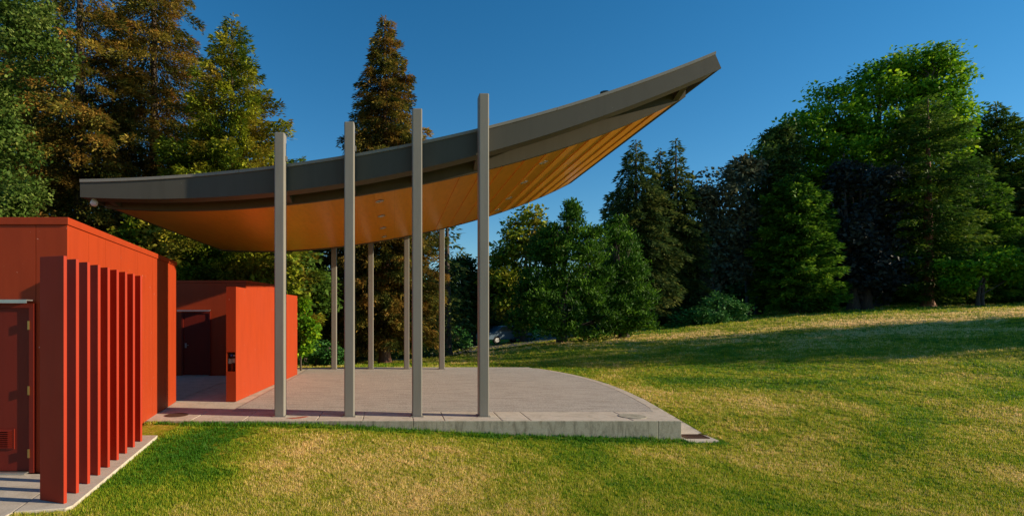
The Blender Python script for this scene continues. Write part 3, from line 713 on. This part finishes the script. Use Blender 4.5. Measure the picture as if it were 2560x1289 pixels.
# centre spruce
conifer('spruce_tree', px(962,29.5), 29.5, pz(22,29.5)+.5, [(0,1.7),(.08,2.1),(.3,2.5),(.5,2.4),(.66,1.9),(.8,1.3),(.9,.75),(.96,.38),(1,.05)], F_gold, 'tall brown green spruce rising alone above the middle of the canopy', droop=.28, seed=14, size=.20, per=13, spacing=.48, dens=6.5, wf=.28, tr=.30, barkm=M_barkred, wob=.33, start=.075)
# narrow dark fir right of it, with the road
conifer('dark_fir', px(1118,33.5), 33.5, pz(500,33.5)+.8, [(0,1.3),(.3,1.3),(.7,.9),(1,.1)], F_darkc, 'slim dark fir with bare drooping branch ends right of the brown spruce', seed=15, droop=.5, dens=.5, size=.34, wob=.3)
broadleaf('dark_tree', px(1170,47), 47, lob(47,(1160,720,60,60,0),(1205,700,45,45,0),(1190,780,55,50,0),(1150,670,35,22,0)), F_dkleaf, 'dark leafy tree behind the rounded shrub beside the road', leaf=.36, cp=6, lp=32, crad=.45, seed=16, trunks=2)
broadleaf('rounded_shrub', px(1145,42), 42, lob(42,(1145,842,38,30,0)), F_rhod, 'rounded clipped shrub beyond the road between the far columns', 'shrub', leaf=.17, cp=38, lp=30, crad=.17, tr=.06, seed=17, sub=3)
broadleaf('tall_leafy_tree', px(1310,45), 45, lob(45,(1320,580,65,55,0),(1270,620,55,50,0),(1370,600,50,50,0),(1260,690,50,55,0),(1290,760,45,60,0)), F_yel, 'yellow green leafy tree behind the left side of the big cedar', leaf=.34, cp=8, lp=32, crad=.42, tr=.3, seed=18)
# parked car seen behind the cedar
def car(X, Y, rz):
    z = g1(X, Y)+.05; e = empty('parked_car', (X,Y,z), 'pale blue grey parked car half hidden between the column and the big cedar', 'car', rz=0)
    Mx = Matrix.Translation((X,Y,z)) @ Matrix.Rotation(rz,4,'Z')
    def put(mb, name, mat, par, **k):
        mb.v = [tuple(Mx @ Vector(p)) for p in mb.v]; return mb.build(name, mat, par, **k)
    side = [(-2.2,.35),(-2.25,.65),(-2.1,.9),(-1.5,.97),(-.95,1.4),(.45,1.42),(1.15,.98),(2.0,.85),(2.2,.6),(2.15,.35)]
    def ext(pts, y0, y1):
        n = len(pts); vs = [(a,y0,b) for a,b in pts]+[(a,y1,b) for a,b in pts]
        return MB().add(vs, [tuple(range(n)), tuple(range(n,2*n))[::-1]] + [(i,n+i,n+(i+1)%n,(i+1)%n) for i in range(n)])
    body = put(ext(side,-.88,.88), 'body', M_carp, e, bevel=.05)
    put(ext([(-1.38,1.0),(-.9,1.34),(.4,1.36),(.98,1.0)],-.895,.895), 'side_window', M_glass, e)
    put(MB().add([(.52,-.7,1.40),(1.14,-.75,1.0),(1.14,.75,1.0),(.52,.7,1.40),(.5,-.7,1.38),(1.1,-.75,.98),(1.1,.75,.98),(.5,.7,1.38)], [(0,1,2,3),(4,7,6,5),(0,4,5,1),(1,5,6,2),(2,6,7,3),(3,7,4,0)]), 'windscreen', M_glass, e)
    for a in (-1.4,1.4):
        for y in (-.8,.8):
            w_ = ext([(a+.32*math.cos(i*math.pi/10),.32+.32*math.sin(i*math.pi/10)) for i in range(20)], y-.11, y+.11); wh = put(w_, 'wheel', M_dark, e, bevel=.02)
            put(ext([(a+.19*math.cos(i*math.pi/8),.32+.19*math.sin(i*math.pi/8)) for i in range(16)], y-.12, y+.12), 'rim', M_metal, wh)
    for y in (-.68,.68): put(MB().box(2.12,2.2,y-.16,y+.16,.62,.76), 'headlight', M_white, e)
M_carp = paint('pale_blue_car_paint', (.10,.15,.20), (.09,.14,.19), .3); M_glass = paint('dark_window_glass', (.05,.07,.09), (.04,.06,.08), .1)
car(px(1262,46), 46, R(25))
# big cedar clump
broadleaf('cedar_tree', px(1405,33.5), 33.5, lob(33.5,(1405,640,80,105,0),(1425,555,30,58,0),(1375,620,50,60,0),(1475,620,45,60,0),(1345,690,62,105,0),(1470,690,65,110,0),(1400,770,115,95,-.5),(1312,790,48,78,0),(1485,800,70,60,-.3)), F_ced, 'broad dense green cedar, the taller of the clipped looking pair on the lawn edge', group='pair of dense cedars at the lawn edge', leaf=.23, cp=30, lp=26, crad=.20, tr=.3, seed=20, rise=1.1, asp=.36, sub=10)
broadleaf('cedar_tree', px(1560,34.5), 34.5, lob(34.5,(1555,660,60,95,0),(1542,580,26,48,0),(1530,730,60,95,0),(1590,735,52,95,-.3),(1570,780,72,62,-.4),(1520,790,50,55,0)), F_ced, 'dense green cedar, the shorter right hand one of the pair on the lawn edge', group='pair of dense cedars at the lawn edge', leaf=.23, cp=30, lp=26, crad=.20, tr=.3, seed=21, rise=1.1, asp=.36, sub=10)
# dark firs
for i, (a, b, hw, sd_, lb) in enumerate([(1590,335,85,22,'dark fir with the tip nearest the canopy edge, behind the cedar pair'),(1690,335,55,24,'dark fir with sagging branch ends and the rightmost tip of the fir trio'),(1650,362,60,23,'bushy topped dark fir in the middle of the fir trio')]):
    Y = 46+i*1.2; H = pz(b,Y)-g1(px(a,Y),Y); r_ = hw/F*Y
    conifer('dark_fir', px(a,Y), Y, H, [(0,r_*.5),(.2,r_*1.0),(.5,r_*1.15),(.72,r_*.75),(.84,r_*.42),(.93,r_*.22),(1,.03)], F_darkc, lb, group='dark firs behind the cedars', droop=.45, seed=sd_, size=.36, dens=1.5, tr=.35, start=.12, wob=.25)
# grey green broadleaf
broadleaf('chestnut_tree', px(1775,48), 48, lob(48,(1790,470,75,65,0),(1850,440,50,45,1),(1730,540,65,70,0),(1820,560,70,70,0),(1700,640,60,70,0),(1790,660,75,60,0),(1850,640,50,60,0),(1720,730,55,45,0)), F_grey, 'grey green leafy tree with brown tinged top, right of the dark firs', leaf=.36, cp=7, lp=32, crad=.45, tr=.35, seed=25)
broadleaf('bare_limbed_tree', px(1885,50), 50, lob(50,(1925,400,60,60,0),(1900,500,45,50,0),(1950,470,55,60,0),(1960,350,35,35,0)), F_dkleaf, 'dark tree with forked bare limbs showing against the sky, left of the maple', leaf=.36, cp=6, lp=32, crad=.45, tr=.3, seed=26, trunks=2, fork=.15)
conifer('redwood_tree', px(1985,46), 46, pz(430,46)-2.3, [(0,2.4),(.2,3.0),(.5,2.7),(.8,1.9),(.93,1.1),(1,.3)], F_feath, 'feathery mid green conifer left of the dark purple beech, branches to the ground', group='feathery conifers among the maple', seed=27, droop=.15, up=.2, size=.34, dens=2.0, per=9, spacing=.4)
broadleaf('maple_tree', px(2200,52), 52, lob(52,(2200,215,90,70,0),(2290,165,85,55,0),(2345,190,55,70,-2),(2090,280,80,75,0),(2210,310,110,75,-1),(2010,345,80,65,0),(2110,400,90,70,-2),(2330,290,75,75,-2),(1940,420,65,65,0),(2030,450,80,70,-1),(2130,470,80,70,-1),(2260,420,90,80,-1),(2360,330,55,80,-1)), F_maple, 'huge bright green maple, the broad tallest crown on the right', leaf=.36, cp=8, lp=36, crad=.5, tr=.55, seed=28)
broadleaf('purple_beech', px(2150,47), 47, lob(47,(2150,470,75,80,0),(2120,570,75,80,0),(2190,560,60,80,0),(2150,670,85,70,0),(2200,700,60,50,0),(2090,690,50,60,0)), F_purple, 'very dark purple leaved beech below the bright maple crown', leaf=.38, cp=8, lp=34, crad=.45, tr=.4, seed=29, trunks=2)
conifer('redwood_tree', px(2320,46), 46, pz(235,46)-2.6, [(0,2.6),(.1,3.0),(.4,3.1),(.7,2.7),(.88,1.9),(1,.2)], F_feath2, 'tall feathery conifer with red brown trunk showing, right of the purple beech', group='feathery conifers among the maple', seed=30, droop=.2, up=.12, size=.32, dens=1.6, per=8, spacing=.6, barkm=M_barkred, tr=.42, wob=.3)
conifer('redwood_tree', px(2445,49), 49, pz(430,49)-2.9, [(0,2.4),(.3,3.0),(.6,2.4),(.85,1.6),(1,.3)], F_feath, 'shorter feathery conifer above the low yellow leaved tree', group='feathery conifers among the maple', seed=31, droop=.2, up=.12, size=.32, dens=2.0, per=9, spacing=.5, wob=.28)
conifer('pine_tree', px(2490,55), 55, pz(262,55)-3, [(0,3.2),(.4,3.6),(.7,2.6),(.88,1.3),(1,.05)], F_feath2, 'dark pointed pine at the right edge rising behind the conifers', seed=32, droop=.0, up=.3, size=.38, dens=1.6, wob=.3)
conifer('pine_tree', px(2410,57), 57, pz(290,57)-3, [(0,2.6),(.4,2.8),(.7,1.9),(.88,1.0),(1,.05)], F_feath2, 'narrow conifer tip between the maple crown and the pointed pine', seed=45, droop=.0, up=.3, size=.38, dens=1.4, wob=.3)
conifer('pine_tree', px(2590,50), 50, pz(450,50)-3, [(0,3.2),(.4,3.6),(.7,2.6),(1,.3)], F_darkc, 'dark conifer half cut by the right edge of the picture', seed=33, droop=.1, size=.42, dens=1.5)
broadleaf('small_maple', px(2450,42), 42, lob(42,(2430,660,55,35,0),(2490,650,50,32,0),(2550,680,50,35,0),(2400,700,30,22,0)), F_maple, 'low spreading yellow green tree with crooked trunk at the right lawn edge', leaf=.28, cp=9, lp=26, crad=.32, tr=.12, seed=34, fork=.2, trunks=2)
broadleaf('rhododendron', px(1790,42), 42, lob(42,(1800,775,70,48,0),(1745,800,55,32,0),(1850,790,45,40,0),(1695,805,30,26,0)), F_rhod, 'wide rounded rhododendron in front of the grey green tree', 'shrub', leaf=.22, cp=22, lp=30, crad=.22, tr=.08, seed=35, sub=5)

# trees right of the frame and behind: they throw the long evening shadows over the lawn
for i, (X, Y, H, rad, lb) in enumerate([
  (52,17.6,16.0,3.8,'tree beyond the right side of the view, nearest of the shadow casting row'),
  (54,21.5,16.5,3.6,'second tree beyond the right side of the view shading the lawn'),
  (64,38,10.0,3.6,'third tree beyond the right side of the view shading the tree line'),
  (70,46,11,4.5,'fourth tree beyond the right side of the view shading the tree line'),
  (76,54,15,5,'fifth tree beyond the right side of the view shading the tree line')]):
    z = g1(X,Y); L_ = [(X, Y, z+H*.62, rad, rad, H*.34), (X+1, Y-1.5, z+H*.4, rad*.9, rad, H*.25), (X-1, Y+1.5, z+H*.4, rad*.9, rad, H*.25)]
    broadleaf('park_tree', X, Y, L_, F_dkleaf, lb, group='trees right of the view that shade the lawn', leaf=.62, cp=2.6, lp=22, crad=.8, tr=.4, seed=40+i)

# far-off wood closing the view behind the trees
r = np.random.default_rng(50); lobes = []
for q in range(150):
    X = r.uniform(-75, 120); Y = r.uniform(72, 100); p = VX + F*X/Y
    h = np.interp(p, [-400,600,800,1080,1120,1230,1300,1600,1900,2100,2600,3200], [13,11,10,9,5.5,5.5,7,7,7,11,11,11])*r.uniform(.75,1.1)
    z = g1(X, Y); lobes.append((X, Y, z+h*.5, r.uniform(3,5), 3, h*.5))
for q in range(90):
    p = r.uniform(1560, 2750); Y = r.uniform(62, 74); X = px(p, Y); h = np.interp(p, [1560,1700,1900,2000,2400,2750],[9,10,12,15,15,14])*r.uniform(.75,1.05)
    z = g1(X, Y); lobes.append((X, Y, z+h*.5, r.uniform(2.5,4), 2.5, h*.5))
Q, T = blob_cloud(r, lobes, .8, 4.5, 16, .8)
tag(quads_mesh('distant_wood', Q, F_wood, None, T), 'far wood closing the view behind the park trees', 'wood', kind='stuff')
# undergrowth in the shade
r = np.random.default_rng(51); lobes = []
for q in range(60):
    p = r.uniform(1500, 2700); Y = r.uniform(54, 66); X = px(p, Y); h = r.uniform(1.5,3.2); lobes.append((X, Y, g1(X,Y)+h*.45, 2.2, 1.5, h*.6))
for q in range(40):
    p = r.uniform(250, 1100); Y = r.uniform(36, 44); X = px(p, Y); h = r.uniform(1.2,3.5); lobes.append((X, Y, g1(X,Y)+h*.45, 1.9, 1.5, h*.6))
Q, T = blob_cloud(r, lobes, .5, 8, 18, .4)
tag(quads_mesh('undergrowth', Q, F_dkleaf, None, T), 'dark undergrowth in the shade under the trees', 'undergrowth', kind='stuff')

# ------------------------------------------------------------------ grass blades
def blades(n, Y0, Y1, rs):
    r = np.random.default_rng(rs); nc = n//10
    y = 1/(r.uniform(0,1,nc)*(1/Y0-1/Y1)+1/Y1)      # denser near the viewer
    x = r.uniform(-1.02*VX/F, 1.06*(2560-VX)/F, nc)*y
    h = r.uniform(0,1,nc); pick = r.integers(0, nc, n); L = .024+.0019*y[pick]; W = .0012*y[pick]
    rad_ = L*.6; x = x[pick] + r.normal(0,1,n)*rad_; y = y[pick] + r.normal(0,1,n)*rad_; h = h[pick]
    ok = ~covered(x, y) & ~((np.abs(y-9.95)<.5)&(x<-4.0)&(x>-5)) ; x, y, h, L, W = x[ok], y[ok], h[ok], L[ok], W[ok]; n = len(x)
    z = lawn_z(x, y)-.006
    a = r.uniform(0, 2*math.pi, n); tilt = r.normal(0,.5,n)
    l = L*r.uniform(.45,1.25,n)*(.6+.8*h)*np.where((y>10.35)&(y<10.66)&(x<5.6), 1.5, 1.0)
    d = np.stack([np.cos(a)*np.sin(tilt), np.sin(a)*np.sin(tilt), np.cos(tilt)],1)
    b = a + r.uniform(.8,2.2,n); s = np.stack([np.cos(b), np.sin(b), np.zeros(n)],1)
    c = np.stack([x,y,z],1); w = W*r.uniform(.6,1.3,n)
    Vv = np.stack([c-s*w[:,None]*.5, c+s*w[:,None]*.5, c+d*l[:,None]],1)
    tone = np.clip(h*.55 + r.normal(.28,.20,n), 0, 1)
    # lusher strip by the slab and along the foot of the wall
    lush = np.maximum(np.exp(-((x+3.0)/.8)**2)*np.exp(-((y-8.8)/2.0)**2), np.exp(-((y-10.52)/.3)**2)*((x>-4.5)&(x<6.2)))
    lush = np.maximum(lush, .7*np.exp(-((x-13)/3.2)**2)*np.exp(-((y-20.5)/2)**2))
    dry = .45*(1/(1+np.exp(-(x-17)/1.5)))*np.exp(-((y-27)/7)**2) + .35*np.exp(-(x/1.9)**2)*np.exp(-((y-8)/1.8)**2) + .4*np.exp(-((y-31)/3)**2)*(x>4)
    lush = np.maximum(lush, .7*np.exp(-((x-4)/4)**2)*np.exp(-((y-5.4)/.5)**2))
    return Vv, np.clip(tone - .75*lush + dry, -1, 1.2)
v1, t1 = blades(1550000, 5.2, 62, 60)
tag(quads_mesh('grass', v1, M_blade, None, t1, k=3), 'short patchy grass blades covering the lawn, green and straw coloured', 'grass', kind='stuff')
